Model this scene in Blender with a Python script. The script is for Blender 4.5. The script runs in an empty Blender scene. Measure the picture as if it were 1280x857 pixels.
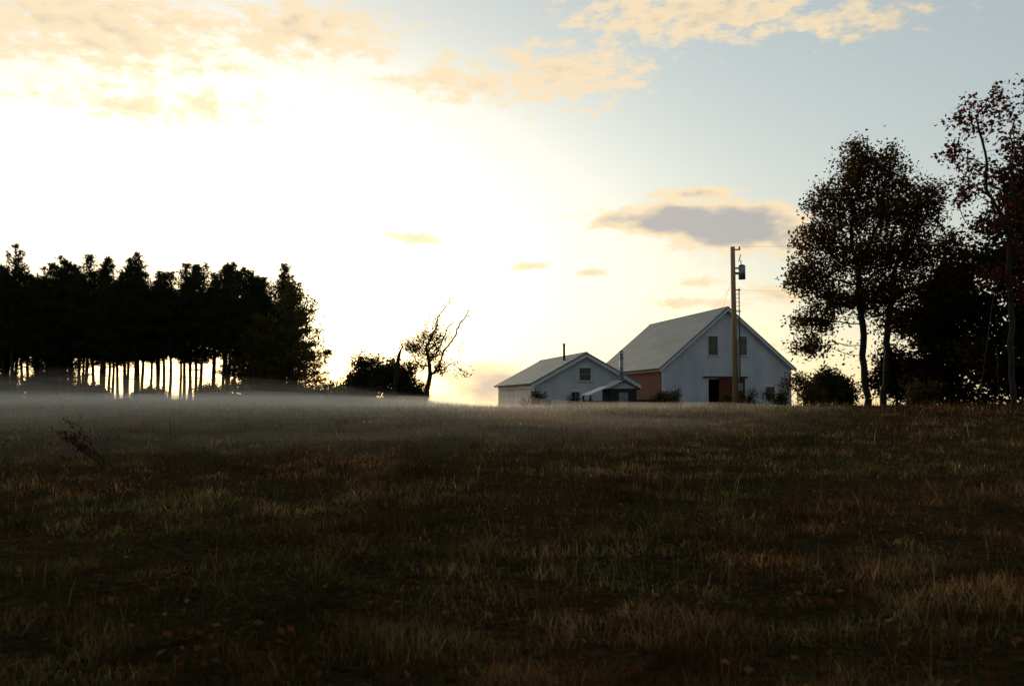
import bpy, bmesh, math, numpy as np
from mathutils import Vector, Matrix
R=math.radians
scene=bpy.context.scene
rng=np.random.default_rng(7)
scene.view_settings.view_transform='Standard'
scene.view_settings.look='None'
scene.view_settings.exposure=0

# ---------------------------------------------------------------- helpers
def sstep(a,b,v):
    t=np.clip((np.asarray(v,float)-a)/(b-a),0,1); return t*t*(3-2*t)
def vnoise(x,y,scale,seed=0):
    x=np.asarray(x,float)/scale; y=np.asarray(y,float)/scale
    xi=np.floor(x).astype(np.int64); yi=np.floor(y).astype(np.int64)
    fx=x-xi; fy=y-yi; fx=fx*fx*(3-2*fx); fy=fy*fy*(3-2*fy)
    def h(a,b):
        n=(a*374761393+b*668265263+seed*974711)&0x7fffffff
        n=((n^(n>>13))*1274126177)&0x7fffffff
        return ((n^(n>>16))&0xffff)/65535.0
    return (h(xi,yi)*(1-fx)+h(xi+1,yi)*fx)*(1-fy)+(h(xi,yi+1)*(1-fx)+h(xi+1,yi+1)*fx)*fy
def terr(x,y):
    x=np.asarray(x,float); y=np.asarray(y,float)
    z=1.15*sstep(3,50,y)
    z=z+0.50*sstep(-6,-40,x)*sstep(35,90,y)
    z=z-0.55*sstep(52,72,y)*sstep(-14,-2,x)
    z=z+0.12*sstep(10,24,x)*sstep(20,38,y)
    z=z+0.10*(vnoise(x,y,7,1)-.5)+0.10*(vnoise(x,y,1.7,2)-.5)*sstep(90,30,y)
    r=np.sqrt(x**2+(y-50)**2)
    z=z-0.03*np.maximum(r-95,0)*sstep(95,190,r)
    return z
def tz(x,y): return float(terr(x,y))

def mk_mesh(name,verts,faces,cols=None,smooth=False):
    verts=np.asarray(verts,np.float32); faces=np.asarray(faces,np.int32)
    k=faces.shape[1]; n=len(faces)
    me=bpy.data.meshes.new(name)
    me.vertices.add(len(verts)); me.vertices.foreach_set('co',verts.ravel())
    me.loops.add(n*k); me.loops.foreach_set('vertex_index',faces.ravel())
    me.polygons.add(n); me.polygons.foreach_set('loop_start',np.arange(n,dtype=np.int32)*k)
    try: me.polygons.foreach_set('loop_total',np.full(n,k,np.int32))
    except Exception: pass
    me.polygons.foreach_set('use_smooth',np.full(n,smooth))
    me.update(calc_edges=True)
    if cols is not None:
        ca=me.color_attributes.new('Col','FLOAT_COLOR','POINT')
        c=np.ones((len(verts),4),np.float32); c[:,:3]=cols
        ca.data.foreach_set('color',c.ravel())
    return me
def obj(name,me,mat=None,parent=None,loc=(0,0,0),rot=(0,0,0)):
    o=bpy.data.objects.new(name,me); scene.collection.objects.link(o)
    if mat is not None and me is not None and len(me.materials)==0: me.materials.append(mat)
    if parent: o.parent=parent
    o.location=loc; o.rotation_euler=rot
    return o
def empty(name,loc=(0,0,0),rz=0):
    o=bpy.data.objects.new(name,None); scene.collection.objects.link(o)
    o.location=loc; o.rotation_euler=(0,0,rz); o.empty_display_size=.3; return o

# ---------------------------------------------------------------- materials
def newmat(name):
    m=bpy.data.materials.new(name); m.use_nodes=True
    nt=m.node_tree; nt.nodes.clear()
    out=nt.nodes.new('ShaderNodeOutputMaterial'); return m,nt,out
def surf_mat(name,c1,c2,scale=3,rough=.8,bump=.0,bscale=20,stretch=(1,1,1),wave=None,metal=0):
    m,nt,out=newmat(name); N=nt.nodes; L=nt.links
    p=N.new('ShaderNodeBsdfPrincipled'); p.inputs['Roughness'].default_value=rough; p.inputs['Metallic'].default_value=metal
    tc=N.new('ShaderNodeTexCoord'); mp=N.new('ShaderNodeMapping'); mp.inputs['Scale'].default_value=stretch
    L.new(tc.outputs['Object'],mp.inputs['Vector'])
    n=N.new('ShaderNodeTexNoise'); n.inputs['Scale'].default_value=scale; n.inputs['Detail'].default_value=6; n.inputs['Roughness'].default_value=.65
    L.new(mp.outputs[0],n.inputs['Vector'])
    cr=N.new('ShaderNodeValToRGB'); cr.color_ramp.elements[0].position=.32; cr.color_ramp.elements[1].position=.68
    cr.color_ramp.elements[0].color=(*c1,1); cr.color_ramp.elements[1].color=(*c2,1)
    L.new(n.outputs['Fac'],cr.inputs['Fac']); col=cr.outputs['Color']
    hs=n.outputs['Fac']
    if wave:
        axis,ws,dark=wave
        w=N.new('ShaderNodeTexWave'); w.wave_type='BANDS'; w.bands_direction=axis; w.wave_profile='SAW'
        w.inputs['Scale'].default_value=ws; w.inputs['Distortion'].default_value=.0
        L.new(tc.outputs['Object'],w.inputs['Vector'])
        r2=N.new('ShaderNodeValToRGB'); r2.color_ramp.elements[0].position=0; r2.color_ramp.elements[0].color=(dark,dark,dark,1)
        r2.color_ramp.elements[1].position=.18; r2.color_ramp.elements[1].color=(1,1,1,1)
        L.new(w.outputs['Fac'],r2.inputs['Fac'])
        mx=N.new('ShaderNodeMix'); mx.data_type='RGBA'; mx.blend_type='MULTIPLY'; mx.inputs['Factor'].default_value=1
        L.new(col,mx.inputs[6]); L.new(r2.outputs[0],mx.inputs[7]); col=mx.outputs[2]
        hs=w.outputs['Fac']
    L.new(col,p.inputs['Base Color'])
    if bump>0:
        b=N.new('ShaderNodeBump'); b.inputs['Strength'].default_value=bump; b.inputs['Distance'].default_value=.03
        if wave: L.new(hs,b.inputs['Height'])
        else:
            n2=N.new('ShaderNodeTexNoise'); n2.inputs['Scale'].default_value=bscale; n2.inputs['Detail'].default_value=5
            L.new(mp.outputs[0],n2.inputs['Vector']); L.new(n2.outputs['Fac'],b.inputs['Height'])
        L.new(b.outputs[0],p.inputs['Normal'])
    L.new(p.outputs[0],out.inputs[0]); return m
def leaf_mat(name,trans=.35):
    m,nt,out=newmat(name); N=nt.nodes; L=nt.links
    a=N.new('ShaderNodeAttribute'); a.attribute_name='Col'
    d=N.new('ShaderNodeBsdfDiffuse'); t=N.new('ShaderNodeBsdfTranslucent'); mx=N.new('ShaderNodeMixShader')
    mx.inputs[0].default_value=trans
    L.new(a.outputs['Color'],d.inputs[0]); L.new(a.outputs['Color'],t.inputs[0])
    L.new(d.outputs[0],mx.inputs[1]); L.new(t.outputs[0],mx.inputs[2]); L.new(mx.outputs[0],out.inputs[0])
    return m
M_bark=surf_mat('bark',(.016,.012,.009),(.042,.032,.024),6,.95,.6,30,(1,1,.25))
M_leaf=leaf_mat('foliage_leaves',.5)
M_needle=leaf_mat('pine_needles',.25)
M_grass=leaf_mat('grass_blades',.40)
M_dead=leaf_mat('dead_leaves',.25)
M_white=surf_mat('white_clapboard',(.60,.61,.63),(.82,.82,.82),.9,.7,.5,20,(1,1,.35),('Z',2.4,.72))
M_trim=surf_mat('white_trim',(.66,.66,.66),(.8,.8,.8),4,.6)
M_roof=surf_mat('metal_roof',(.17,.19,.185),(.30,.32,.31),.7,.6,.4,20,(1,.3,1),('Y',.55,.6),0.0)
M_red=surf_mat('red_planks',(.10,.016,.006),(.17,.030,.010),2,.9,.4,20,(1,2.5,.3),('Y',1.2,.6))
M_door=surf_mat('red_door_planks',(.11,.022,.010),(.18,.038,.016),2,.85,.4,20,(2.5,1,.3),('X',1.2,.5))
M_dark=surf_mat('dark_timber',(.02,.018,.016),(.05,.045,.04),4,.8)
M_glass=surf_mat('window_glass',(.02,.022,.025),(.035,.035,.04),3,.12)
M_pole=surf_mat('pole_wood',(.34,.20,.10),(.55,.37,.20),3,.9,.5,20,(3,3,.2))
M_metal=surf_mat('galvanised_metal',(.22,.23,.24),(.36,.37,.38),5,.45,0,20,(1,1,1),None,.7)
M_wire=surf_mat('cable_rubber',(.02,.02,.02),(.04,.04,.04),5,.6)
M_stone=surf_mat('field_stone',(.09,.085,.08),(.24,.22,.20),3,.95,.8,12)
M_found=surf_mat('concrete',(.25,.24,.23),(.38,.37,.35),3,.9,.4)

# ---------------------------------------------------------------- ground
def axis_pts(a,b,fine_lo,fine_hi,st,gr=1.16):
    pts=list(np.arange(fine_lo,fine_hi+1e-6,st)); s=st; v=fine_hi
    while v<b: s*=gr; v+=s; pts.append(v)
    s=st; v=fine_lo; pre=[]
    while v>a: s*=gr; v-=s; pre.append(v)
    return np.array(pre[::-1]+pts)
xs=axis_pts(-3500,3500,-60,60,.6); ys=axis_pts(-3500,3500,-6,105,.6)
X,Y=np.meshgrid(xs,ys); Z=terr(X,Y)
V=np.stack([X,Y,Z],-1).reshape(-1,3); nx=len(xs); ny=len(ys)
i,j=np.meshgrid(np.arange(nx-1),np.arange(ny-1)); b=(j*nx+i).ravel()
F=np.stack([b,b+1,b+nx+1,b+nx],-1)
m,nt,out=newmat('meadow_ground'); N=nt.nodes; L=nt.links
p=N.new('ShaderNodeBsdfPrincipled'); p.inputs['Roughness'].default_value=1; p.inputs['Specular IOR Level'].default_value=.0
tc=N.new('ShaderNodeTexCoord')
n1=N.new('ShaderNodeTexNoise'); n1.inputs['Scale'].default_value=.22; n1.inputs['Detail'].default_value=6
n2=N.new('ShaderNodeTexNoise'); n2.inputs['Scale'].default_value=9; n2.inputs['Detail'].default_value=7; n2.inputs['Roughness'].default_value=.75
L.new(tc.outputs['Object'],n1.inputs['Vector']); L.new(tc.outputs['Object'],n2.inputs['Vector'])
c1=N.new('ShaderNodeValToRGB'); e=c1.color_ramp.elements
e[0].position=.35; e[0].color=(.055,.047,.020,1); e[1].position=.65; e[1].color=(.085,.056,.028,1)
c2=N.new('ShaderNodeValToRGB'); e=c2.color_ramp.elements
e[0].position=.35; e[0].color=(.2,.2,.2,1); e[1].position=.7; e[1].color=(1.3,1.3,1.3,1)
mx=N.new('ShaderNodeMix'); mx.data_type='RGBA'; mx.blend_type='MULTIPLY'; mx.inputs['Factor'].default_value=1
L.new(n1.outputs['Fac'],c1.inputs[0]); L.new(n2.outputs['Fac'],c2.inputs[0])
L.new(c1.outputs[0],mx.inputs[6]); L.new(c2.outputs[0],mx.inputs[7]); L.new(mx.outputs[2],p.inputs['Base Color'])
bp=N.new('ShaderNodeBump'); bp.inputs['Strength'].default_value=1; bp.inputs['Distance'].default_value=.08
L.new(n2.outputs['Fac'],bp.inputs['Height']); L.new(bp.outputs[0],p.inputs['Normal']); L.new(p.outputs[0],out.inputs[0])
obj('ground',mk_mesh('ground',V,F,smooth=True),m)

# ---------------------------------------------------------------- grass (one mesh)
def blades(x,y,h,w,lean,col):
    n=len(x); z=terr(x,y)-.01
    a=rng.uniform(0,2*np.pi,n); la=rng.uniform(0,2*np.pi,n)
    wx,wy=np.cos(a)*w*.5,np.sin(a)*w*.5
    lx,ly=np.cos(la)*lean*h,np.sin(la)*lean*h
    P=np.zeros((n,5,3))
    P[:,0]=np.stack([x-wx,y-wy,z],-1); P[:,1]=np.stack([x+wx,y+wy,z],-1)
    P[:,2]=np.stack([x-wx*.8+lx*.35,y-wy*.8+ly*.35,z+h*.55],-1); P[:,3]=np.stack([x+wx*.8+lx*.35,y+wy*.8+ly*.35,z+h*.55],-1)
    P[:,4]=np.stack([x+lx,y+ly,z+h*np.sqrt(np.maximum(.05,1-.5*lean**2))],-1)
    base=(np.arange(n)*5)[:,None]
    Fc=np.concatenate([base+np.array([0,1,2]),base+np.array([1,3,2]),base+np.array([2,3,4])],1).reshape(-1,3)
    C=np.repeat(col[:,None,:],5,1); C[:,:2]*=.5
    return P.reshape(-1,3),Fc,C.reshape(-1,3)
def grass_cols(x,y):
    n=len(x)
    g=np.array([.102,.096,.026]); br=np.array([.155,.098,.038]); st=np.array([.36,.26,.13]); rd=np.array([.175,.070,.030])
    p1=vnoise(x,y,2.6,11)*.6+vnoise(x,y,.8,12)*.4
    t=sstep(.38,.62,p1+rng.normal(0,.12,n))[:,None]
    c=g*(1-t)+br*t
    p2=vnoise(x,y,4,13)*.5+vnoise(x,y,1.2,15)*.5+.12*sstep(3,18,x)
    t=(sstep(.5,.75,p2+rng.normal(0,.1,n))*.85)[:,None]; c=c*(1-t)+rd*t
    s=(rng.random(n)<.06+.14*vnoise(x,y,2.2,14))[:,None]; c=np.where(s,st*rng.uniform(.4,1,(n,1)),c)
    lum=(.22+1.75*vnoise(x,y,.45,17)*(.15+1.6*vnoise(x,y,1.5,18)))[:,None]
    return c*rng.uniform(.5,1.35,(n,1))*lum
def scatter(n,d0,d1,powr=0.0):
    d=np.exp(rng.uniform(math.log(d0),math.log(d1),n)) if powr==0 else d0+(d1-d0)*rng.random(n)**powr
    x=rng.uniform(-1,1,n)*(d*.62+3.5)
    return x,d
VV=[];FF=[];CC=[];off=0
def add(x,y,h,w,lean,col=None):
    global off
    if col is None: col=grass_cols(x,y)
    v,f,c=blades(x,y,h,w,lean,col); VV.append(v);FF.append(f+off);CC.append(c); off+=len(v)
x,y=scatter(290000,3.8,60); 
cl=vnoise(x,y,.32,21)*.55+vnoise(x,y,.8,22)*.55
k=rng.random(len(x))<sstep(.3,.75,cl)+.14; x=x[k];y=y[k];cl=cl[k]
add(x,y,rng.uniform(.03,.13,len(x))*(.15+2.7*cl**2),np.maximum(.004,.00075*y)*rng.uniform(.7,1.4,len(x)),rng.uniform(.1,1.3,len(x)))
x,y=scatter(34000,4.5,75)
k=rng.random(len(x))<sstep(.5,.75,vnoise(x,y,2.5,31)*.4+vnoise(x,y,.5,32)*.6)+.04; x=x[k];y=y[k]
add(x,y,rng.uniform(.14,.48,len(x)),np.maximum(.003,.00042*y)*rng.uniform(.7,1.2,len(x)),rng.uniform(.05,.95,len(x)))
x,y=scatter(26000,38,95)
add(x,y,rng.uniform(.08,.24,len(x)),.0011*y,rng.uniform(.1,.8,len(x)))
# ragged taller growth along the crest, then individual tussocks
n=2600; x=rng.uniform(-8,30,n); y=rng.normal(47,3.0,n); k=rng.random(n)<sstep(.35,.7,vnoise(x,y,2.4,51)); x=x[k];y=y[k]
add(x,y,rng.uniform(.2,.5,len(x)),rng.uniform(.014,.024,len(x)),rng.uniform(.05,.6,len(x)))
for (cx,cy,s,n) in [(8.5,44,1.6,260),(10.5,46,1.0,160),(14,47,2.5,200),(3,48,2,120),(18,43,3,260),(-9,40,3,60),(22,40,3,200),(-2.5,36,2,40),(-12,30,3,60),(5,30,4,60),(12,28,4,80)]:
    x=rng.normal(cx,s,n); y=rng.normal(cy,s*.6,n)
    add(x,y,rng.uniform(.2,.62,n),rng.uniform(.010,.020,n),rng.uniform(.05,.5,n))
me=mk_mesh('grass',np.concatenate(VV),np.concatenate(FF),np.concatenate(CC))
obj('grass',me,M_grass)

# fallen leaves
def leaf_quads(C,size,rng,flat=0.0,aspect=.6):
    n=len(C); d=rng.normal(size=(n,3)); nrm=rng.normal(size=(n,3))
    if flat>0: d[:,2]*=(1-flat); nrm=nrm*(1-flat)+np.array([0,0,1])*flat*2
    d/=np.linalg.norm(d,axis=1)[:,None]
    s=np.cross(nrm,d); s/=np.linalg.norm(s,axis=1)[:,None]+1e-9
    up=np.cross(d,s); size=size[:,None]
    a=C-d*size*.5; bq=C+s*size*aspect*.5+up*size*.12; c=C+d*size*.5; e=C-s*size*aspect*.5+up*size*.12
    P=np.stack([a,bq,c,e],1).reshape(-1,3)
    Fq=np.arange(n*4).reshape(-1,4); return P,Fq
x,y=scatter(10000,4.5,38)
k=rng.random(len(x))<sstep(.35,.7,vnoise(x,y,2.0,41))+.12; x=x[k];y=y[k];n=len(x)
C=np.stack([x,y,terr(x,y)+rng.uniform(.02,.10,n)],-1)
P,Fq=leaf_quads(C,rng.uniform(.04,.09,n),rng,.6,.75)
pal=np.array([[.24,.08,.03],[.16,.05,.03],[.27,.14,.06],[.12,.06,.03],[.09,.055,.03]])
col=np.repeat(pal[rng.integers(0,5,n)]*rng.uniform(.35,1.0,(n,1)),4,0)
obj('fallen_leaves',mk_mesh('fallen_leaves',P,Fq,col),M_dead)

# ---------------------------------------------------------------- trees
def tubes(P0,P1,r0,r1,K=6):
    n=len(P0); d=P1-P0; d=d/(np.linalg.norm(d,axis=1)[:,None]+1e-9)
    ref=np.where(np.abs(d[:,2:3])>.9,np.array([[1,0,0]]),np.array([[0,0,1]]))
    u=np.cross(d,ref); u/=np.linalg.norm(u,axis=1)[:,None]; v=np.cross(d,u)
    a=np.linspace(0,2*np.pi,K,endpoint=False)
    ring=u[:,None,:]*np.cos(a)[None,:,None]+v[:,None,:]*np.sin(a)[None,:,None]
    A=P0[:,None,:]+ring*r0[:,None,None]; B=P1[:,None,:]+ring*r1[:,None,None]
    P=np.concatenate([A,B],1).reshape(-1,3)
    q=np.array([[k,(k+1)%K,K+(k+1)%K,K+k] for k in range(K)])
    F=(np.arange(n)[:,None,None]*2*K+q[None]).reshape(-1,4)
    return P,F
def grow(att,trunks,seg,kill,infl,iters,rg,trop=(0,0,.12),jit=.25):
    nodes=[];par=[]
    for ti,tr in enumerate(trunks):
        for k,pnt in enumerate(tr):
            if ti>0 and k==0: continue
            par.append(-1 if len(nodes)==0 else (0 if (ti>0 and k==1) else len(nodes)-1))
            nodes.append(np.array(pnt,float))
    nodes=np.array(nodes); par=list(par)
    D=np.linalg.norm(att[:,None]-nodes[None],axis=2); ni=D.argmin(1); nd=D.min(1)
    alive=np.ones(len(att),bool); trop=np.array(trop); cc=np.zeros(20000,int)
    for it in range(iters):
        act=alive&(nd<infl)
        if not act.any(): 
            if not alive.any(): break
            act=alive&(nd<=nd[alive].min()*1.3)
        idx=ni[act]; v=att[act]-nodes[idx]; v/=np.linalg.norm(v,axis=1)[:,None]+1e-9
        acc=np.zeros((len(nodes),3)); np.add.at(acc,idx,v); u=np.unique(idx)
        u=u[cc[u]<3]
        if len(u)==0: break
        g=acc[u]; g/=np.linalg.norm(g,axis=1)[:,None]+1e-9
        g=g+trop+rg.normal(0,jit,g.shape); g/=np.linalg.norm(g,axis=1)[:,None]
        new=nodes[u]+g*seg; cc[u]+=1
        st=len(nodes); nodes=np.concatenate([nodes,new]); par+=list(u)
        D=np.linalg.norm(att[:,None]-new[None],axis=2); mi=D.argmin(1); md=D.min(1)
        bt=md<nd; ni[bt]=mi[bt]+st; nd[bt]=md[bt]
        alive&=nd>kill
        if len(nodes)>9000: break
    return nodes,np.array(par)
def radii(par,tip,ex=2.3):
    n=len(par); s=np.zeros(n); kids=np.zeros(n,int)
    for k in range(n-1,-1,-1):
        if kids[k]==0: s[k]=tip**ex
        if par[k]>=0: s[par[k]]+=s[k]; kids[par[k]]+=1
    return s**(1/ex),kids
def blobs_att(blobs,per,rg):
    out=[]
    for (c,r,w) in blobs:
        n=max(4,int(per*w)); v=rg.normal(size=(n,3)); v/=np.linalg.norm(v,axis=1)[:,None]
        out.append(np.array(c)+v*(rg.random((n,1))**(1/2.2))*np.array(r))
    return np.concatenate(out)
def tree(name,base,trunks,att,seg,kill,infl,tip,leafn,leafsize,spread,pal,seed,iters=120,leafr=.05,trop=(0,0,.12),maxr=None,mat=None,leafz=None,aspect=.6,aleaf=0):
    rg=np.random.default_rng(seed)
    nodes,par=grow(att,trunks,seg,kill,infl,iters,rg,trop)
    r,kids=radii(par,tip)
    if maxr: 
        r=np.where(r>tip*1.5, tip*1.5+(r-tip*1.5)*(maxr-tip*1.5)/max(1e-6,r.max()-tip*1.5), r)
    ch=np.where(par>=0)[0]
    r0=np.minimum(r[par[ch]],r[ch]*1.25); 
    P,F=tubes(nodes[par[ch]],nodes[ch],r0,r[ch],6)
    e=empty(name,base)
    obj('trunk_and_limbs',mk_mesh(name+'_wood',P,F,smooth=True),M_bark,e)
    src=np.concatenate([nodes[r<=leafr],att]); wt=np.concatenate([np.full((r<=leafr).sum(),leafn),np.full(len(att),aleaf)]).astype(float)
    if leafz is not None: wt=wt*leafz(src,rg)
    wt=wt*(.25+1.5*rg.random(len(wt)))
    cnt=rg.poisson(wt); idx=np.repeat(np.arange(len(src)),cnt)
    if len(idx):
        C=src[idx]+rg.normal(0,spread,(len(idx),3))
        P,F=leaf_quads(C,rg.uniform(.6,1.35,len(idx))*leafsize,rg,.2,aspect)
        pal=np.array(pal); pc=pal[rg.integers(0,len(pal),len(idx))]*rg.uniform(.6,1.3,(len(idx),1))
        obj('foliage',mk_mesh(name+'_foliage',P,F,np.repeat(pc,4,0)),mat or M_leaf,e)
    return e
def line(p0,p1,n,w=.0,rg=rng):
    p0=np.array(p0,float);p1=np.array(p1,float);t=np.linspace(0,1,n)[:,None]
    q=p0+(p1-p0)*t; q[1:-1]+=rg.normal(0,w,(n-2,3))*np.array([1,1,.2]); return list(q)

# large two-stemmed tree beside the barn
rg=np.random.default_rng(3)
bl=[((-.3,0,12.9),(1.5,1.5,1.6),1),((1.4,0,12.6),(1.3,1.4,1.5),.9),((-1.6,.3,11.2),(1.5,1.6,1.4),1),((2.6,0,10.8),(1.8,1.8,1.6),1.2),((.4,-.5,10.6),(1.7,1.8,1.5),1.1),((3.6,0,11.8),(1.1,1.2,1.0),.5),
    ((-2.3,0,9.3),(1.6,1.6,1.1),1),((3.9,.3,8.6),(1.9,1.8,1.5),1.3),((1.6,.5,8.8),(1.6,1.8,1.2),1),((-.2,0,8.3),(1.8,2,1.3),1.2),((-3.2,-.2,7.3),(1.4,1.6,1.0),.9),((1.8,0,6.6),(1.9,1.8,1.3),1.2),((.3,0,6.2),(1.2,1.5,1.0),.8),
    ((-1.7,.4,6.2),(1.6,1.6,.9),.9),((4.3,0,6.4),(1.6,1.5,1.3),1.1),((-2.9,0,4.8),(1.3,1.4,.7),.6),((3.5,0,4.7),(1.7,1.6,1.0),1),((-3.2,.3,3.5),(1.0,1.3,.5),.35),((1.6,-.3,4.8),(1.3,1.4,.8),.6),((4.8,0,3.2),(1.3,1.3,.8),.6),((-.3,0,14.6),(.6,.5,.5),.2),((1.5,0,14.2),(.5,.4,.5),.15),((.5,0,13.8),(.9,.9,.6),.3)]
att=blobs_att(bl,115,rg)
bx,by=19.6,55; bz=tz(bx,by)
pal_b=[[.125,.08,.024],[.08,.066,.02],[.17,.095,.026],[.12,.05,.02],[.05,.044,.016]]
tree('deciduous_tree',(bx,by,bz-.1),[line((0,0,0),(-.35,0,7.5),14,.05),line((0,0,0),(.95,.2,.0),2)+line((.95,.2,.35),(1.6,.1,7.0),13,.05)],att,.33,.36,3.0,.014,5,.20,.28,pal_b,5,maxr=.25,aleaf=16)

# slim red-leaved maple on the far right
bl=[((-.2,0,9.2),(.8,.8,.6),.6),((-1.1,0,8.6),(.7,.7,.6),.6),((-1.5,0,7.6),(.6,.7,.5),.5),((.2,0,8.1),(.8,.9,.7),.7),((-.5,0,7.0),(.9,.9,.6),.8),((.9,0,9.5),(.6,.6,.6),.5),((1.2,0,7.6),(.8,.8,.8),.6),
    ((-1.4,0,6.4),(.6,.7,.4),.5),((.1,0,5.9),(.8,.8,.6),.7),((-.9,.1,5.4),(.6,.7,.4),.4),((1.2,0,6.0),(.8,.8,.7),.5),((.3,0,4.8),(.6,.6,.4),.5),((-.4,0,4.0),(.7,.6,.4),.4),((.6,0,3.5),(.6,.6,.4),.4)]
att=blobs_att(bl,46,np.random.default_rng(5))*1.44
bx,by=21.1,42; bz=tz(bx,by)
pal_r=[[.15,.032,.02],[.10,.028,.02],[.19,.05,.028],[.075,.028,.02],[.13,.055,.028]]
tree('red_maple_tree',(bx,by,bz-.1),[line((0,0,0),(.03,0,7.2),16,.035)],att,.30,.30,3.2,.010,2.5,.165,.18,pal_r,8,maxr=.12,leafr=.025,aspect=.8,aleaf=8)

# dark full trees behind it
def full_tree(name,loc,h,wd,seed,pal,per=60,lz=.2,ln=9,ls=.2,low=.5):
    rg=np.random.default_rng(seed); bl=[]
    nb=26
    for k in range(nb):
        t=(k+.5)/nb; z=low+ (h-low)*t
        rr=wd*(max(0,math.sin(math.pi*min(1,(t*.80+.18))))**.7)
        a=k*2.4; q=rr*rg.uniform(.25,.75)
        bl.append(((math.cos(a)*q,math.sin(a)*q,z),(rr*.55,rr*.55,h*.085),1))
    att=blobs_att(bl,per,rg)
    return tree(name,(loc[0],loc[1],tz(*loc)-.1),[line((0,0,0),(0,0,h*.45),10,.05)],att,h*.035,h*.038,h*.35,.02,ln*.4,ls,lz,pal,seed,maxr=.2,leafr=.06,aleaf=ln)
pal_d=[[.035,.032,.014],[.055,.02,.014],[.025,.028,.013],[.06,.032,.016]]
full_tree('dark_maple_tree',(27.0,49),13.4,5.4,21,pal_d,60,.33,16,.30)
full_tree('dark_maple_tree',(32.5,52),13.5,5.5,22,pal_d,50,.33,12,.32)
full_tree('dark_maple_tree',(24.2,55),7.5,3.0,23,pal_d,40,.25,10,.24,.2)
# big unseen maples, added behind the camera to shade the near field
full_tree('added_shade_maple',(-6.0,-4.6),15,7.4,24,pal_d,55,.4,13,.46,5.9)
full_tree('added_shade_maple',(6.5,-5.0),15,7.4,25,pal_d,55,.4,13,.46,5.9)
# broadleaf edge of the pine grove catching the light
pal_e=[[.12,.11,.03],[.16,.12,.03],[.08,.085,.025],[.14,.09,.03]]
full_tree('grove_edge_tree',(-19.6,89),10.6,3.0,26,pal_e,34,.22,6,.24,.5)
full_tree('grove_edge_tree',(-22.6,88.5),7.6,2.4,27,pal_e,30,.2,6,.24,.3)

# leaning half-bare tree in the middle
bl=[((.4,0,4.6),(1.3,1,.9),1.1),((-.9,0,5.1),(.8,.8,.5),.7),((1.3,0,5.8),(1.0,.8,.7),.8),((.9,0,7.0),(.8,.7,.6),.5),((2.6,0,6.9),(1.0,.6,.7),.45),((3.6,0,7.9),(.7,.5,.4),.2),((2.0,0,8.6),(.6,.5,.6),.3),((.2,0,5.9),(.8,.8,.6),.6),
    ((3.0,0,3.1),(.9,.6,.25),.15),((1.3,0,3.5),(.6,.6,.5),.4),((2.8,0,5.4),(.8,.5,.3),.2),((-.4,0,3.6),(.5,.5,.3),.3)]
att=blobs_att(bl,60,np.random.default_rng(14))
bx,by=-6.9,78; bz=tz(bx,by)
lz=lambda P,rg: np.clip(1.15-(P[:,2]-5.0)*.40-np.maximum(P[:,0]-1.0,0)*.55,0.0,1)
pal_c=[[.07,.07,.02],[.09,.08,.025],[.05,.05,.018],[.10,.065,.025]]
tree('sparse_leaning_tree',(bx,by,bz-.1),[line((0,0,0),(.5,0,3.0),8,.05)],att,.26,.3,2.4,.019,3,.17,.22,pal_c,9,maxr=.2,leafz=lz,trop=(.05,0,.1),aleaf=12)

# shrubs
def shrub(name,loc,w,h,seed,pal=pal_c,ln=6,ls=.14,per=34,n=9,d=None):
    rg=np.random.default_rng(seed); d=d or w*.6; bl=[]
    for k in range(n):
        a=rg.uniform(0,6.28); q=rg.uniform(.1,.62)
        xx=math.cos(a)*q*w; yy=math.sin(a)*q*d; hh=h*(1-.55*q*q)*rg.uniform(.25,.85)
        bl.append(((xx,yy,hh),(w*.33,d*.33,h*.2),1))
    att=blobs_att(bl,per,rg); 
    return tree(name,(loc[0],loc[1],tz(*loc)-.05),[line((0,0,0),(0,0,h*.2),3,.01)],att,h*.07,h*.08,h*.9,.012,ln*.5,ls,ls*1.2,pal,seed,maxr=.09,leafr=.03,iters=60,aleaf=ln*1.6)
shrub('shrub',(-11.6,80),2.7,4.1,31,n=16,ln=8,ls=.2,per=42)
shrub('shrub',(-9.3,81),2.0,4.5,32,n=13,ln=8,ls=.2,per=38)
shrub('shrub',(-7.6,81),1.7,2.6,46,n=9,ln=8,ls=.18,per=36)
shrub('shrub',(-14.6,84),2.4,2.2,33,n=10,ls=.19); shrub('shrub',(-12.2,82),2.6,1.7,45,n=10,ls=.19)
shrub('shrub',(-17.0,88),2.4,1.6,34,n=8)
pal_y=[[.12,.10,.03],[.16,.11,.03],[.08,.08,.03],[.13,.07,.03]]
shrub('shrub',(17.6,60),1.8,2.5,35,pal_y,n=8,ln=5); shrub('shrub',(19.7,62),2.2,2.9,36,pal_c,n=9,ls=.18)
shrub('shrub',(22.4,58),2.8,3.8,37,pal_d,n=12,ln=9,ls=.2); shrub('shrub',(25.5,45),2.6,2.9,38,pal_d,n=10,ln=9,ls=.18)
shrub('shrub',(24.6,62),3.0,3.6,47,pal_d,n=12,ln=9,ls=.22); shrub('shrub',(21.8,66),2.6,2.8,48,pal_d,n=10,ln=9,ls=.2)
shrub('shrub',(20.9,50),1.6,1.3,39,pal_y,n=6); shrub('shrub',(29.5,44),3,3.2,40,pal_d,n=10,ln=9,ls=.18)
shrub('shrub',(10.9,68),.9,2.0,41,pal_c,n=6,ln=2,ls=.1); shrub('shrub',(15.6,72),.8,1.5,42,pal_c,n=5,ln=3,ls=.12)
shrub('shrub',(18.6,78),1.0,2.0,43,pal_c,n=6,ln=3,ls=.12); shrub('shrub',(1.4,70),1.1,1.9,44,pal_c,n=6,ln=3,ls=.12)
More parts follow.
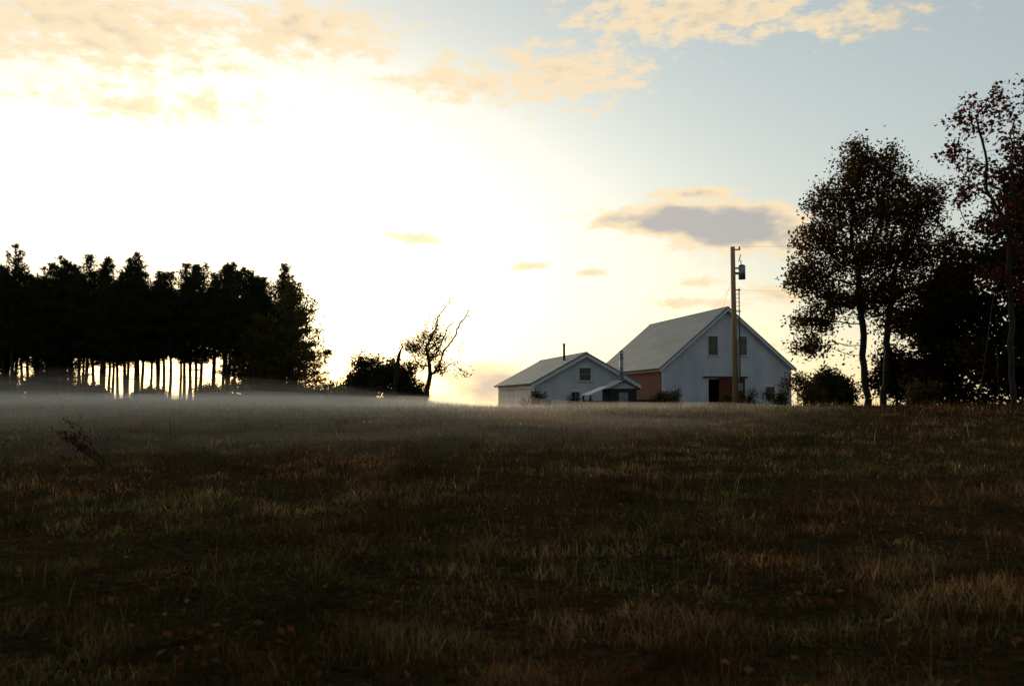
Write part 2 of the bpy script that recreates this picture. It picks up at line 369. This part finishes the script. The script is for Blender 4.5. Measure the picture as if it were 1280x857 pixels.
shrub('shrub',(4.6,69),1.3,1.4,49,pal_c,n=6,ln=4,ls=.12); shrub('shrub',(12.6,79),1.1,2.1,50,pal_c,n=6,ln=3,ls=.13)
shrub('shrub',(21.3,80),1.4,2.2,51,pal_c,n=7,ln=4,ls=.14); shrub('shrub',(8.9,61),.9,1.2,52,pal_c,n=5,ln=4,ls=.11)

# broken snag beside the shrubs
P0=np.array([(0,0,0),(.12,0,1.8),(.3,0,3.4),(.3,0,3.4),(.12,0,1.8),(.42,0,4.3)],float)
P1=np.array([(.12,0,1.8),(.3,0,3.4),(.42,0,4.3),(-.55,.1,3.9),(.65,-.1,2.9),(.66,.1,5.0)],float)
P,F=tubes(P0,P1,np.array([.24,.2,.18,.11,.08,.14]),np.array([.2,.18,.14,.03,.03,.03]))
obj('dead_tree_snag',mk_mesh('dead_tree_snag',P,F,smooth=True),M_bark,None,(-9.4,79,tz(-9.4,79)-.1))

# ------------- pine grove
def R_el(t,rg): return R(-6+44*t+rg.normal(0,10))
def pine(seed,h=14,cb=.38,R_=2.2,dens=1.0):
    rg=np.random.default_rng(seed)
    zz=np.linspace(0,h*.98,15); wob=np.cumsum(rg.normal(0,.035,(15,2)),0); wob[0]=0
    tp=np.column_stack([wob,zz]); tr=.16*(1-zz/h)**.8+.015
    P0=list(tp[:-1]);P1=list(tp[1:]);r0=list(tr[:-1]);r1=list(tr[1:])
    tuft=[];tdir=[]
    def bough(c,a,el,L):
        d=np.array([math.cos(a)*math.cos(el),math.sin(a)*math.cos(el),math.sin(el)])
        tip=c+d*L+np.array([0,0,.12*L]); P0.append(c);P1.append(tip);r0.append(.035+.008*L);r1.append(.01)
        nt_=max(3,int(L*6*dens))
        for q in np.linspace(.2,1,nt_):
            sp=(1-q)*L*.34+.10
            for s in range(2):
                tuft.append(c+(tip-c)*q+rg.normal(0,1,3)*np.array([sp,sp,sp*.5])); tdir.append(d*.9+np.array([0,0,.6]))
    z=h*cb
    while z<h*.985:
        t=(z/h-cb)/(1-cb); prof=min(1,((1-t)/.66)**.8)*(.75+.25*min(1,t/.12+.3))
        nb=6 if t<.85 else 4
        for k in range(nb):
            if rg.random()<.17: continue
            L=max(.22,R_*prof*rg.uniform(.45,1.25)); bough(np.array([np.interp(z,zz,tp[:,0]),np.interp(z,zz,tp[:,1]),z]),rg.uniform(0,6.28),R_el(t,rg),L)
        z+=rg.uniform(.32,.50)*(1 if t<.8 else .75)
    if cb>.2:
        for k in range(12):
            zc=rg.uniform(h*.12,h*cb); a=rg.uniform(0,6.28); c=np.array([0,0,zc]); L=rg.uniform(.3,1.6)
            P0.append(c);P1.append(c+np.array([math.cos(a)*L,math.sin(a)*L,.05*L]));r0.append(.025);r1.append(.008)
    W,WF=tubes(np.array(P0),np.array(P1),np.array(r0),np.array(r1),5)
    T=np.array(tuft);TD=np.array(tdir);k=8
    T=np.repeat(T,k,0);TD=np.repeat(TD,k,0);n=len(T)
    d=rg.normal(size=(n,3))*.7+TD*.8; d/=np.linalg.norm(d,axis=1)[:,None]
    Ln=rg.uniform(.2,.48,(n,1)); s=np.cross(d,rg.normal(size=(n,3))); s/=np.linalg.norm(s,axis=1)[:,None]; s*=.025
    P=np.stack([T-s,T+s,T+d*Ln],1).reshape(-1,3); F=np.arange(n*3).reshape(-1,3)
    base=np.array([.045,.055,.02]); c=base*rg.uniform(.6,1.4,(n,1)); 
    return mk_mesh('pine_wood',W,WF,smooth=True),mk_mesh('pine_needles',P,F,np.repeat(c,3,0))
var=[pine(100,13.0,.37,2.3),pine(101,12.5,.40,2.4),pine(102,13.3,.33,2.3),pine(103,12.2,.41,2.6),pine(104,13,.36,2.4),pine(105,13.1,.30,2.3)]
low=[pine(110,11.8,.06,3.0),pine(111,10.6,.05,3.0),pine(112,9.0,.04,2.8)]
grove=empty('pine_grove',(-45,100,0))
def put_pine(v,x,y,s,rz):
    for me_,mt,nm in ((v[0],M_bark,'pine_trunk'),(v[1],M_needle,'pine_crown')):
        o=obj(nm,me_,mt,grove,(x+45,y-100,tz(x,y)-.1),(0,0,rz)); o.scale=(s,s,s*1.0)
rg=np.random.default_rng(77)
for row,yy in enumerate([90,93,96,99.5,103,107,111]):
    xend=[-24.5,-24,-23.5,-22.5,-23,-38,-50][row]
    x=-92+rg.uniform(0,2)
    while x<xend:
        put_pine(var[rg.integers(0,6)],x+rg.normal(0,.4),yy+rg.normal(0,.9),rg.uniform(.90,1.06)*(1.0+.003*(yy-90)),rg.uniform(0,6.28))
        x+=rg.uniform(1.8,3.0)
for (x,y,v,s) in [(-24.0,94,0,1.0),(-20.9,95,1,1.05),(-25.0,97,0,1.05),(-21.8,98,1,1.1)]+[(-46-2.6*k_,101+(k_*37%5)*2.2,k_%3,.95) for k_ in range(15)]:
    put_pine(low[v],x,y,s,rg.uniform(0,6.28))
for k,(x,y,w,h) in enumerate([(-46,92,3.2,2.2),(-52,93,3.5,2.6),(-40,95,2.6,1.4),(-35,97,2.4,1.1),(-28,93,2.6,1.5),(-21,88,2.8,2.0),(-58,92,4,2.6),(-64,92,4,2.4)]):
    shrub('undergrowth',(x,y),w,h,60+k,pal_d if k!=5 else pal_c,n=10,ln=6,ls=.22)

# ---------------------------------------------------------------- buildings
def poly_obj(name,pts,faces,mat,parent):
    me=bpy.data.meshes.new(name); bm=bmesh.new(); vs=[bm.verts.new(p) for p in pts]
    for f in faces: bm.faces.new([vs[k] for k in f])
    bmesh.ops.triangulate(bm,faces=[f for f in bm.faces if len(f.verts)>4]); bm.normal_update()
    bm.to_mesh(me); bm.free(); return obj(name,me,mat,parent)
def box(name,lo,hi,mat,parent,bev=.0):
    me=bpy.data.meshes.new(name); bm=bmesh.new(); bmesh.ops.create_cube(bm,size=1)
    for v in bm.verts: v.co=Vector([lo[k]+(v.co[k]+.5)*(hi[k]-lo[k]) for k in range(3)])
    if bev: bmesh.ops.bevel(bm,geom=bm.edges[:],offset=bev,segments=1,affect='EDGES')
    bm.to_mesh(me); bm.free(); return obj(name,me,mat,parent)
def slab(name,pts,th,mat,parent):
    a,b_,c,d=[Vector(p) for p in pts]; n=(b_-a).cross(d-a).normalized()*th
    P=[a,b_,c,d,a-n,b_-n,c-n,d-n]
    return poly_obj(name,[tuple(p) for p in P],[(0,1,2,3),(7,6,5,4),(0,4,5,1),(1,5,6,2),(2,6,7,3),(3,7,4,0)],mat,parent)
def window(name,u0,u1,z0,z1,parent,y=-.0,mull=True):
    f=.09
    box(name+'_glass',(u0,y-.02,z0),(u1,y+.03,z1),M_glass,parent)
    box(name+'_sill',(u0-f-.03,y-.10,z0-f),(u1+f+.03,y+.02,z0-.003),M_trim,parent)
    box(name+'_head',(u0-f,y-.07,z1+.003),(u1+f,y+.02,z1+f),M_trim,parent)
    box(name+'_jamb_l',(u0-f,y-.06,z0),(u0-.003,y+.02,z1),M_trim,parent)
    box(name+'_jamb_r',(u1+.003,y-.06,z0),(u1+f,y+.02,z1),M_trim,parent)
    zm=(z0+z1)/2; um=(u0+u1)/2
    box(name+'_rail',(u0+.003,y-.045,zm-.02),(u1-.003,y-.022,zm+.02),M_found,parent)
    if mull: box(name+'_mullion',(um-.012,y-.043,z0+.003),(um+.012,y-.0225,z1-.003),M_found,parent)
def gable(name,loc,rz,w,Lg,eave,peak,door=None,ov=.35):
    e=empty(name,loc,rz); m_=w/2
    if door:
        d0,d1,dz=door; fp=[(0,0,-.6),(d0,0,-.6),(d0,0,dz),(d1,0,dz),(d1,0,-.6),(w,0,-.6),(w,0,eave),(m_,0,peak),(0,0,eave)]
    else: fp=[(0,0,-.6),(w,0,-.6),(w,0,eave),(m_,0,peak),(0,0,eave)]
    poly_obj('front_wall',fp,[tuple(range(len(fp)))],M_white,e)
    bp_=[(0,Lg,-.6),(w,Lg,-.6),(w,Lg,eave),(m_,Lg,peak),(0,Lg,eave)]
    poly_obj('back_wall',bp_,[(4,3,2,1,0)],M_white,e)
    poly_obj('left_wall',[(0,0,-.6),(0,Lg,-.6),(0,Lg,eave),(0,0,eave)],[(0,3,2,1)],M_white,e)
    poly_obj('right_wall',[(w,0,-.6),(w,Lg,-.6),(w,Lg,eave),(w,0,eave)],[(0,1,2,3)],M_white,e)
    s=(peak-eave)/m_; th=.12
    z_e=eave-s*ov+.06; z_p=peak+.06
    slab('roof_left',[(-ov,-ov,z_e),(m_-.002,-ov,z_p),(m_-.002,Lg+ov,z_p),(-ov,Lg+ov,z_e)][::1],-th,M_roof,e)
    slab('roof_right',[(m_+.002,-ov,z_p),(w+ov,-ov,z_e),(w+ov,Lg+ov,z_e),(m_+.002,Lg+ov,z_p)],-th,M_roof,e)
    box('ridge_cap',(m_-.12,-ov,peak+.14),(m_+.12,Lg+ov,peak+.20),M_roof,e)
    for sgn,nm in ((-1,'rake_board_left'),(1,'rake_board_right')):
        ex=m_+sgn*(m_+ov); 
        pts=[(m_,-ov-.03,z_p-.02),(ex,-ov-.03,z_e-.02),(ex,-ov-.03,z_e-.24),(m_,-ov-.03,z_p-.24)]
        bk=[(p[0],-ov-.003,p[2]) for p in pts]
        f=[(0,1,2,3),(7,6,5,4),(0,4,5,1),(1,5,6,2),(2,6,7,3),(3,7,4,0)]
        poly_obj(nm,pts+bk,f,M_trim,e)
    for nm,u in (('corner_board_left',-.02),('corner_board_right',w-.16)):
        box(nm,(u,-.025,-.5),(u+.18,.1,eave-.1),M_trim,e)
    box('foundation',(-.03,-.03,-.9),(w+.03,-.004,.12) if not door else (door[0]-.1,-.004,.12),M_found,e)
    box('eave_board_left',(-.05,.12,eave-.32),(-.004,Lg,eave-.06),M_trim,e)
    return e
zb=.45
barn=gable('white_barn',(12.7,84,zb),R(10.8),11.64,20,4.44-zb,9.4-zb,(4.07,7.19,2.95))
box('sliding_door',(5.0,-.10,-.3),(7.35,-.03,3.05),M_door,barn)
box('door_track',(3.6,-.14,3.06),(7.6,-.02,3.18),M_dark,barn)
box('door_jamb',(3.95,-.04,-.5),(4.07,.03,3.05),M_trim,barn)
window('upper_window',4.1,4.95,5.0,6.6,barn); window('upper_window_right',6.85,7.6,5.0,6.6,barn)
window('low_window',9.3,10.1,1.3,2.3,barn)
box('barn_floor',(.1,.1,-.4),(11.5,19.9,-.3),M_dark,barn)
box('red_side_siding',(-.05,.25,-.5),(-.004,10.2,3.6),M_red,barn)
zb2=.45
hs=gable('white_outbuilding',(1.62,72,zb2),R(10.8),7.65,15,2.82-zb2,4.92-zb2,None,.3)
window('gable_window',3.35,4.2,2.6,3.5,hs); window('ground_window',2.75,3.35,1.0,1.75,hs); window('ground_window_left',.75,1.25,.7,1.2,hs,mull=False)
box('entry_door',(5.2,-.06,-.3),(6.1,-.005,1.9),M_trim,hs)
def cyl(name,p0,p1,r,mat,parent,r2=None,K=16,cap=True):
    P,F=tubes(np.array([p0],float),np.array([p1],float),np.array([r]),np.array([r if r2 is None else r2]),K)
    me=bpy.data.meshes.new(name); fs=[tuple(f) for f in F.tolist()]
    if cap: fs+= [tuple(range(K-1,-1,-1)),tuple(range(K,2*K))]
    me.from_pydata(P.tolist(),[],fs); 
    for pl in me.polygons: pl.use_smooth=len(pl.vertices)==4
    return obj(name,me,mat,parent)
cyl('stove_pipe',(2.95,3,3.6),(2.95,3,5.35),.09,M_dark,hs); cyl('stove_pipe_cap',(2.95,3,5.36),(2.95,3,5.46),.16,M_dark,hs,.05)

# outdoor wood-boiler shed with tall flue
sx,sy=7.15,64; s=empty('boiler_shed',(sx,sy,tz(sx,sy)-.05),R(10.8))
box('shed_body',(-.9,0,0),(.9,1.8,1.65),M_dark,s,.02)
box('shed_door',(-.3,-.04,.1),(.3,-.002,1.4),M_metal,s,.01)
slab('shed_roof_left',[(-1.15,-.25,1.58),(0,-.25,2.16),(0,2.0,2.16),(-1.15,2.0,1.58)],-.05,M_roof,s)
slab('shed_roof_right',[(.003,-.25,2.16),(1.15,-.25,1.58),(1.15,2.0,1.58),(.003,2.0,2.16)],-.05,M_roof,s)
poly_obj('shed_gable',[(-.9,-.002,1.652),(.9,-.002,1.652),(0,-.002,2.12)],[(0,1,2)],M_white,s)
slab('lean_to_roof',[(-2.3,.0,1.2),(-.95,.0,1.75),(-.95,1.9,1.75),(-2.3,1.9,1.2)],-.05,M_trim,s)
for k,(u,v) in enumerate([(-2.2,.1),(-2.2,1.8),(-1.1,.1)]): box('lean_to_post_%d'%k,(u,v,0),(u+.1,v+.1,1.2 if u<-1.5 else 1.62),M_dark,s)
box('stacked_firewood',(-2.0,.3,0),(-1.15,1.7,.85),M_stone,s,.05)
box('side_bin',(1.1,.2,0),(2.0,1.2,.95),M_dark,s,.04)
cyl('flue_pipe',(.05,.55,1.7),(.05,.55,3.95),.13,M_metal,s); cyl('flue_cap',(.05,.55,4.02),(.05,.55,4.14),.2,M_metal,s,.06)
for k in range(3): cyl('flue_band_%d'%k,(.05,.55,2.3+.65*k),(.05,.55,2.37+.65*k),.15,M_metal,s)

# utility pole
px,py=13.9,62; pz=tz(px,py); p=empty('utility_pole',(px,py,pz-.3))
H=11.2-pz+.3
cyl('pole',(0,0,0),(-.06,0,H),.19,M_pole,p,.14)
cyl('transformer_can',(.5,0,H-2.05),(.5,0,H-1.2),.22,M_metal,p); cyl('transformer_lid',(.5,0,H-1.198),(.5,0,H-1.12),.23,M_metal,p,.1)
cyl('bushing',(.45,0,H-1.12),(.45,0,H-.85),.03,M_dark,p); box('transformer_bracket',(.08,-.05,H-1.75),(.3,.05,H-1.6),M_metal,p); box('transformer_bracket_top',(.08,-.05,H-1.4),(.3,.05,H-1.3),M_metal,p)
box('top_arm',(-.1,-.04,H-.22),(.42,.04,H-.14),M_metal,p); cyl('insulator',(.36,0,H-.14),(.36,0,H+.02),.05,M_dark,p); cyl('cutout_fuse',(.3,-.05,H-.95),(.42,-.05,H-.5),.03,M_dark,p)
box('lower_arm',(.05,-.04,H-2.75),(.4,.04,H-2.68),M_metal,p); box('lower_arm_b',(.05,-.04,H-4.1),(.4,.04,H-4.03),M_metal,p)
cyl('service_conduit',(.3,-.02,1.5),(.3,-.02,H-2.6),.035,M_dark,p); cyl('ground_conduit',(.2,-.1,.2),(.2,-.1,4.8),.05,M_metal,p)
box('electric_meter',(.12,-.22,1.6),(.42,-.1,2.1),M_metal,p,.02)
for k in range(6): box('step_%d'%k,(.1,-.03,H-4.0+.25*k),(.34,.0,H-3.97+.25*k),M_metal,p)
def wire(a,b_,sag,r=.012,nm='span'):
    t=np.linspace(0,1,25)[:,None]; q=np.array(a)+(np.array(b_)-np.array(a))*t; q[:,2]-=(4*sag*t*(1-t))[:,0]
    return tubes(q[:-1],q[1:],np.full(24,r),np.full(24,r),5)
e=empty('overhead_wires',(0,0,0)); T=pz-.3+H
for k,(a,b_,sg) in enumerate([((px+.36,py,T+.02),(60,48,T+1.2),.9),((px+.1,py,T-2.7),(60,48,T-1.9),1.1),((px-.1,py,T-2.4),(12.9,84,5.0),.3),((px-.08,py,T-1.8),(px-1.1,py+9,.8),0)]):
    P,F=wire(a,b_,sg,.005); obj('wire_%d'%k,mk_mesh('wire',P,F),M_wire,e)

# thin leaning stakes by the maple
s=empty('support_stakes',(19.6,42,tz(19.6,42)-.1)); cyl('stake_a',(0,0,0),(.8,0,4.9),.017,M_dark,s); cyl('stake_b',(.9,0,0),(.88,0,2.7),.015,M_dark,s)

# stone wall / brush line in front of the grove edge
rg=np.random.default_rng(9); bm=bmesh.new()
for k in range(520):
    x=rg.uniform(-28,-11.5); yy=87.5+(x+20)*-.15+rg.normal(0,.35); hz=.75*(.6+.6*float(vnoise(x,0,3,5)))
    z=tz(x,yy)+rg.uniform(-.05,hz)*(1-min(1,abs(yy-87.5-(x+20)*-.15))*.6)
    mt=Matrix.Translation((x,yy,z))@Matrix.Rotation(rg.uniform(0,6.28),4,Vector(rg.normal(size=3)).normalized())@Matrix.Diagonal((*rg.uniform(.12,.34,3),1))
    r_=bmesh.ops.create_icosphere(bm,subdivisions=1,radius=1,matrix=mt)
    for v in r_['verts']: v.co+=Vector(rg.normal(0,.03,3))
me=bpy.data.meshes.new('stone_wall'); bm.to_mesh(me); bm.free(); obj('stone_wall',me,M_stone)

# tall weeds in the left foreground
def weed(name,x0,y0,ns,L0,lean,seed):
    rg=np.random.default_rng(seed); P0=[];P1=[];r0=[];r1=[];LC=[]
    for k in range(ns):
        a=rg.uniform(-.5,.5); L_=L0*rg.uniform(.6,.95) if k else L0
        q=np.array([rg.normal(0,.04),rg.normal(0,.04),0]); d=np.array([lean+a*.4,a*.4,.8])
        for sgi in range(9):
            n_=q+d/np.linalg.norm(d)*L_/9; P0.append(q);P1.append(n_);r0.append(.011-.001*sgi);r1.append(.010-.001*sgi); d=d+np.array([lean*.05,0,-.02])
            if sgi>2:
                for _ in range(9): LC.append(n_+rg.normal(0,.04,3))
            q=n_
    P,F=tubes(np.array(P0),np.array(P1),np.array(r0),np.array(r1),5)
    e=empty(name,(x0,y0,tz(x0,y0)))
    obj('stems',mk_mesh('weed_stems',P,F),M_bark,e)
    P,F=leaf_quads(np.array(LC),rg.uniform(.04,.09,len(LC)),rg,0,.6)
    obj('seed_heads',mk_mesh('weed_heads',P,F,np.repeat(np.array([[.09,.035,.025]])*rg.uniform(.6,1.4,(len(LC),1)),4,0)),M_dead,e)
weed('tall_weed',-7.7,19.0,5,1.25,-.62,15)

# ---------------------------------------------------------------- ground mist (closed homogeneous layers)
def mist(name,h,dens,y0,y1,x0,x1,seed,parent,xr=22,barnfade=.55):
    gx=np.linspace(x0,x1,110); gy=np.linspace(y0,y1,70); X,Y=np.meshgrid(gx,gy); T=terr(X,Y)
    near=sstep(y0,y0+26,Y-12*sstep(-5,25,X)+6*(vnoise(X,Y,18,seed+5)-.5)); prof=near*sstep(y1,y1-8,Y)*sstep(x0,x0+15,X)*sstep(x1,x1-xr,X)*(1-barnfade*sstep(-6,6,X)*sstep(48,60,Y))
    top=T-.10+h*prof*(.25+.65*vnoise(X,Y,13,seed)+.55*vnoise(X,Y,5,seed+1))
    bot=T-.4; n1,n2=X.shape
    A=np.stack([X,Y,top],-1).reshape(-1,3); B=np.stack([X,Y,bot],-1).reshape(-1,3); o_=len(A)
    i,j=np.meshgrid(np.arange(n2-1),np.arange(n1-1)); b=(j*n2+i).ravel()
    F=[np.stack([b,b+1,b+n2+1,b+n2],-1),np.stack([b+n2,b+n2+1,b+1,b],-1)+o_]
    per=list(range(n2))+[k*n2+n2-1 for k in range(1,n1)]+[(n1-1)*n2+k for k in range(n2-2,-1,-1)]+[k*n2 for k in range(n1-2,0,-1)]
    per=np.array(per); nx_=np.roll(per,-1); F.append(np.stack([per,per+o_,nx_+o_,nx_],-1))
    m,nt,out=newmat(name+'_vapour'); v=nt.nodes.new('ShaderNodeVolumeScatter'); v.inputs['Density'].default_value=dens; v.inputs['Anisotropy'].default_value=.5; v.inputs['Color'].default_value=(.98,.86,.70,1)
    nt.links.new(v.outputs[0],out.inputs['Volume'])
    obj(name,mk_mesh(name,np.concatenate([A,B]),np.concatenate(F),smooth=True),m,parent)
g=empty('ground_mist')
mist('low_layer',.80,.036,14,104,-85,26,3,g,30,.9)
mist('high_layer',1.8,.0080,20,98,-90,12,8,g,30,.9)

# ---------------------------------------------------------------- world
SUN_AZ=-17.0; SUN_EL=9.0
w=bpy.data.worlds.new('World'); scene.world=w; w.use_nodes=True; nt=w.node_tree; nt.nodes.clear(); N=nt.nodes; L=nt.links
out=N.new('ShaderNodeOutputWorld')
sky=N.new('ShaderNodeTexSky'); sky.sky_type='NISHITA'; sky.sun_disc=False; sky.sun_elevation=R(SUN_EL); sky.sun_rotation=R(SUN_AZ)
sky.air_density=1.0; sky.dust_density=1.0; sky.ozone_density=1.5
def M(op,a,b=None,c=None,clamp=False):
    n=N.new('ShaderNodeMath'); n.operation=op; n.use_clamp=clamp
    for k,v in enumerate((a,b,c)):
        if v is None: continue
        if isinstance(v,(int,float)): n.inputs[k].default_value=v
        else: L.new(v,n.inputs[k])
    return n.outputs[0]
tc=N.new('ShaderNodeTexCoord'); sp=N.new('ShaderNodeSeparateXYZ'); L.new(tc.outputs['Generated'],sp.inputs[0])
az=M('MULTIPLY',M('ARCTAN2',sp.outputs[0],sp.outputs[1]),57.2958); el=M('MULTIPLY',M('ARCSINE',sp.outputs[2]),57.2958)
ae=N.new('ShaderNodeCombineXYZ'); L.new(az,ae.inputs[0]); L.new(el,ae.inputs[1])
def ell(a0,e0,wa,we):
    n=N.new('ShaderNodeVectorMath'); n.operation='MULTIPLY_ADD'; L.new(ae.outputs[0],n.inputs[0]); n.inputs[1].default_value=(1/wa,1/we,0); n.inputs[2].default_value=(-a0/wa,-e0/we,0)
    d=N.new('ShaderNodeVectorMath'); d.operation='DOT_PRODUCT'; L.new(n.outputs[0],d.inputs[0]); L.new(n.outputs[0],d.inputs[1]); return d.outputs['Value']
def gauss(a0,e0,wa,we): return M('EXPONENT',M('MULTIPLY',ell(a0,e0,wa,we),-1.0))
def gauss1(a0,wa):
    d1=M('DIVIDE',M('SUBTRACT',az,a0),wa); return M('EXPONENT',M('MULTIPLY',M('MULTIPLY',d1,d1),-1.0))
def scalecol(col,f):
    n=N.new('ShaderNodeVectorMath'); n.operation='SCALE'; n.inputs[0].default_value=col; L.new(f,n.inputs['Scale']); return n.outputs[0]
def vadd(a,b):
    n=N.new('ShaderNodeVectorMath'); n.operation='ADD'; L.new(a,n.inputs[0]); L.new(b,n.inputs[1]); return n.outputs[0]
def sm(x,a,b):
    n=N.new('ShaderNodeMapRange'); n.interpolation_type='SMOOTHSTEP'; L.new(x,n.inputs[0])
    if a<b: n.inputs[1].default_value=a; n.inputs[2].default_value=b
    else: n.inputs[1].default_value=b; n.inputs[2].default_value=a; n.inputs[3].default_value=1; n.inputs[4].default_value=0
    return n.outputs[0]
glow=gauss(-16,9.0,18.5,8.0)
horiz=M('MULTIPLY',M('EXPONENT',M('MULTIPLY',M('MAXIMUM',el,0),-.13)),gauss1(-8,48))
above=sm(el,-4,-.8)
hazecol=vadd(scalecol((.62,.56,.42),glow),scalecol((.56,.35,.06),horiz))
pale=scalecol((.24,.285,.27),M('MULTIPLY',gauss1(-5,80),sm(el,80,12)))
hazecol=vadd(hazecol,pale)
hazecol=vadd(hazecol,scalecol((.125,.13,.135),sm(el,-2,3)))
hz=N.new('ShaderNodeVectorMath'); hz.operation='SCALE'; L.new(hazecol,hz.inputs[0]); L.new(above,hz.inputs['Scale'])
bg1=N.new('ShaderNodeBackground'); bg1.inputs[1].default_value=.05; L.new(sky.outputs[0],bg1.inputs[0])
bg2=N.new('ShaderNodeBackground'); bg2.inputs[1].default_value=1; L.new(hz.outputs[0],bg2.inputs[0])
addS=N.new('ShaderNodeAddShader'); L.new(bg1.outputs[0],addS.inputs[0]); L.new(bg2.outputs[0],addS.inputs[1])
# clouds: az,el centre, widths, weight (deg)
clouds=[(7.4,10.3,3.6,.75,1.5),(9.6,10.2,3.6,1.0,2.2),(12.6,9.7,3.6,1.35,2.4),(10.8,11.6,3.0,.6,1.2),(15.6,9.0,2.6,1.4,1.3),(-5.7,9.3,2.1,.45,1.15),(1.15,7.7,1.4,.34,1.1),(4.5,7.3,1.2,.34,1.05),(10.9,6.7,2.0,.36,1.0),(10.4,5.5,3.4,.38,1.05),(14.8,5.9,2.8,.8,.95),(12.5,3.0,4,.35,.7),
 (-23,19.5,10,3.4,1.05),(-12,20.2,7,2.0,1.05),(3.0,18.4,6,2.2,1.0),(-3,18.0,5,1.5,.95),(11,21.2,9,2.0,1.05),(19,20.2,5,1.3,.8),(-1.0,.9,2.5,1.2,1.8),(-20,15.8,8,1.5,.85)]
tot=None
for c in clouds:
    g_=M('SUBTRACT',ell(*c[:4]),math.log(c[4])); tot=g_ if tot is None else M('MINIMUM',tot,g_)
tot=M('EXPONENT',M('MULTIPLY',tot,-1.0))
hi=M('MULTIPLY',sm(el,22,40),.42); tot=M('MAXIMUM',tot,hi)
cb=N.new('ShaderNodeVectorMath'); cb.operation='MULTIPLY'; L.new(ae.outputs[0],cb.inputs[0]); cb.inputs[1].default_value=(1,2.1,1)
def noise(sc,det,ro=.6,off=0):
    n=N.new('ShaderNodeTexNoise'); n.inputs['Scale'].default_value=sc; n.inputs['Detail'].default_value=det; n.inputs['Roughness'].default_value=ro
    m_=N.new('ShaderNodeVectorMath'); m_.operation='ADD'; m_.inputs[1].default_value=(off,off*.7,0); L.new(cb.outputs[0],m_.inputs[0]); L.new(m_.outputs[0],n.inputs['Vector']); return n.outputs['Fac']
n1=noise(.6,6,.66); n2=noise(.6,3,.5,.35)
f=M('ADD',tot,M('MULTIPLY',M('SUBTRACT',n1,.5),2.6))
dens=sm(f,.34,1.0); core=sm(M('ADD',tot,M('MULTIPLY',M('SUBTRACT',n2,.5),1.5)),.9,1.75)
mixc=N.new('ShaderNodeMix'); mixc.data_type='RGBA'; L.new(core,mixc.inputs['Factor']); mixc.inputs[6].default_value=(1.0,.78,.49,1); mixc.inputs[7].default_value=(.44,.41,.40,1)
brt=vadd(mixc.outputs[2],scalecol((.12,.09,.03),glow))
bg3=N.new('ShaderNodeBackground'); L.new(brt,bg3.inputs[0])
bright=M('ADD',.18,M('MULTIPLY',gauss1(-8,55),sm(el,50,22)))
L.new(M('MINIMUM',bright,1.0),bg3.inputs[1])
mxs=N.new('ShaderNodeMixShader'); L.new(M('MULTIPLY',dens,.85),mxs.inputs[0]); L.new(addS.outputs[0],mxs.inputs[1]); L.new(bg3.outputs[0],mxs.inputs[2])
L.new(mxs.outputs[0],out.inputs[0])

# ---------------------------------------------------------------- sun
sl=bpy.data.lights.new('sun','SUN'); sl.energy=.8; sl.angle=R(4); sl.color=(1,.80,.56)
so=bpy.data.objects.new('sun',sl); scene.collection.objects.link(so); so.location=(-20,60,40)
sd=Vector((math.sin(R(SUN_AZ))*math.cos(R(SUN_EL)),math.cos(R(SUN_AZ))*math.cos(R(SUN_EL)),math.sin(R(SUN_EL))))
so.rotation_euler=sd.to_track_quat('Z','Y').to_euler()

# ---------------------------------------------------------------- camera
cd=bpy.data.cameras.new('camera'); co=bpy.data.objects.new('camera',cd); scene.collection.objects.link(co)
cd.lens=35; cd.sensor_width=36; cd.clip_end=9000; co.location=(0,0,1.6); co.rotation_euler=(R(90+3.29),0,0)
cd.dof.use_dof=True; cd.dof.focus_distance=55; cd.dof.aperture_fstop=2.8
scene.camera=co
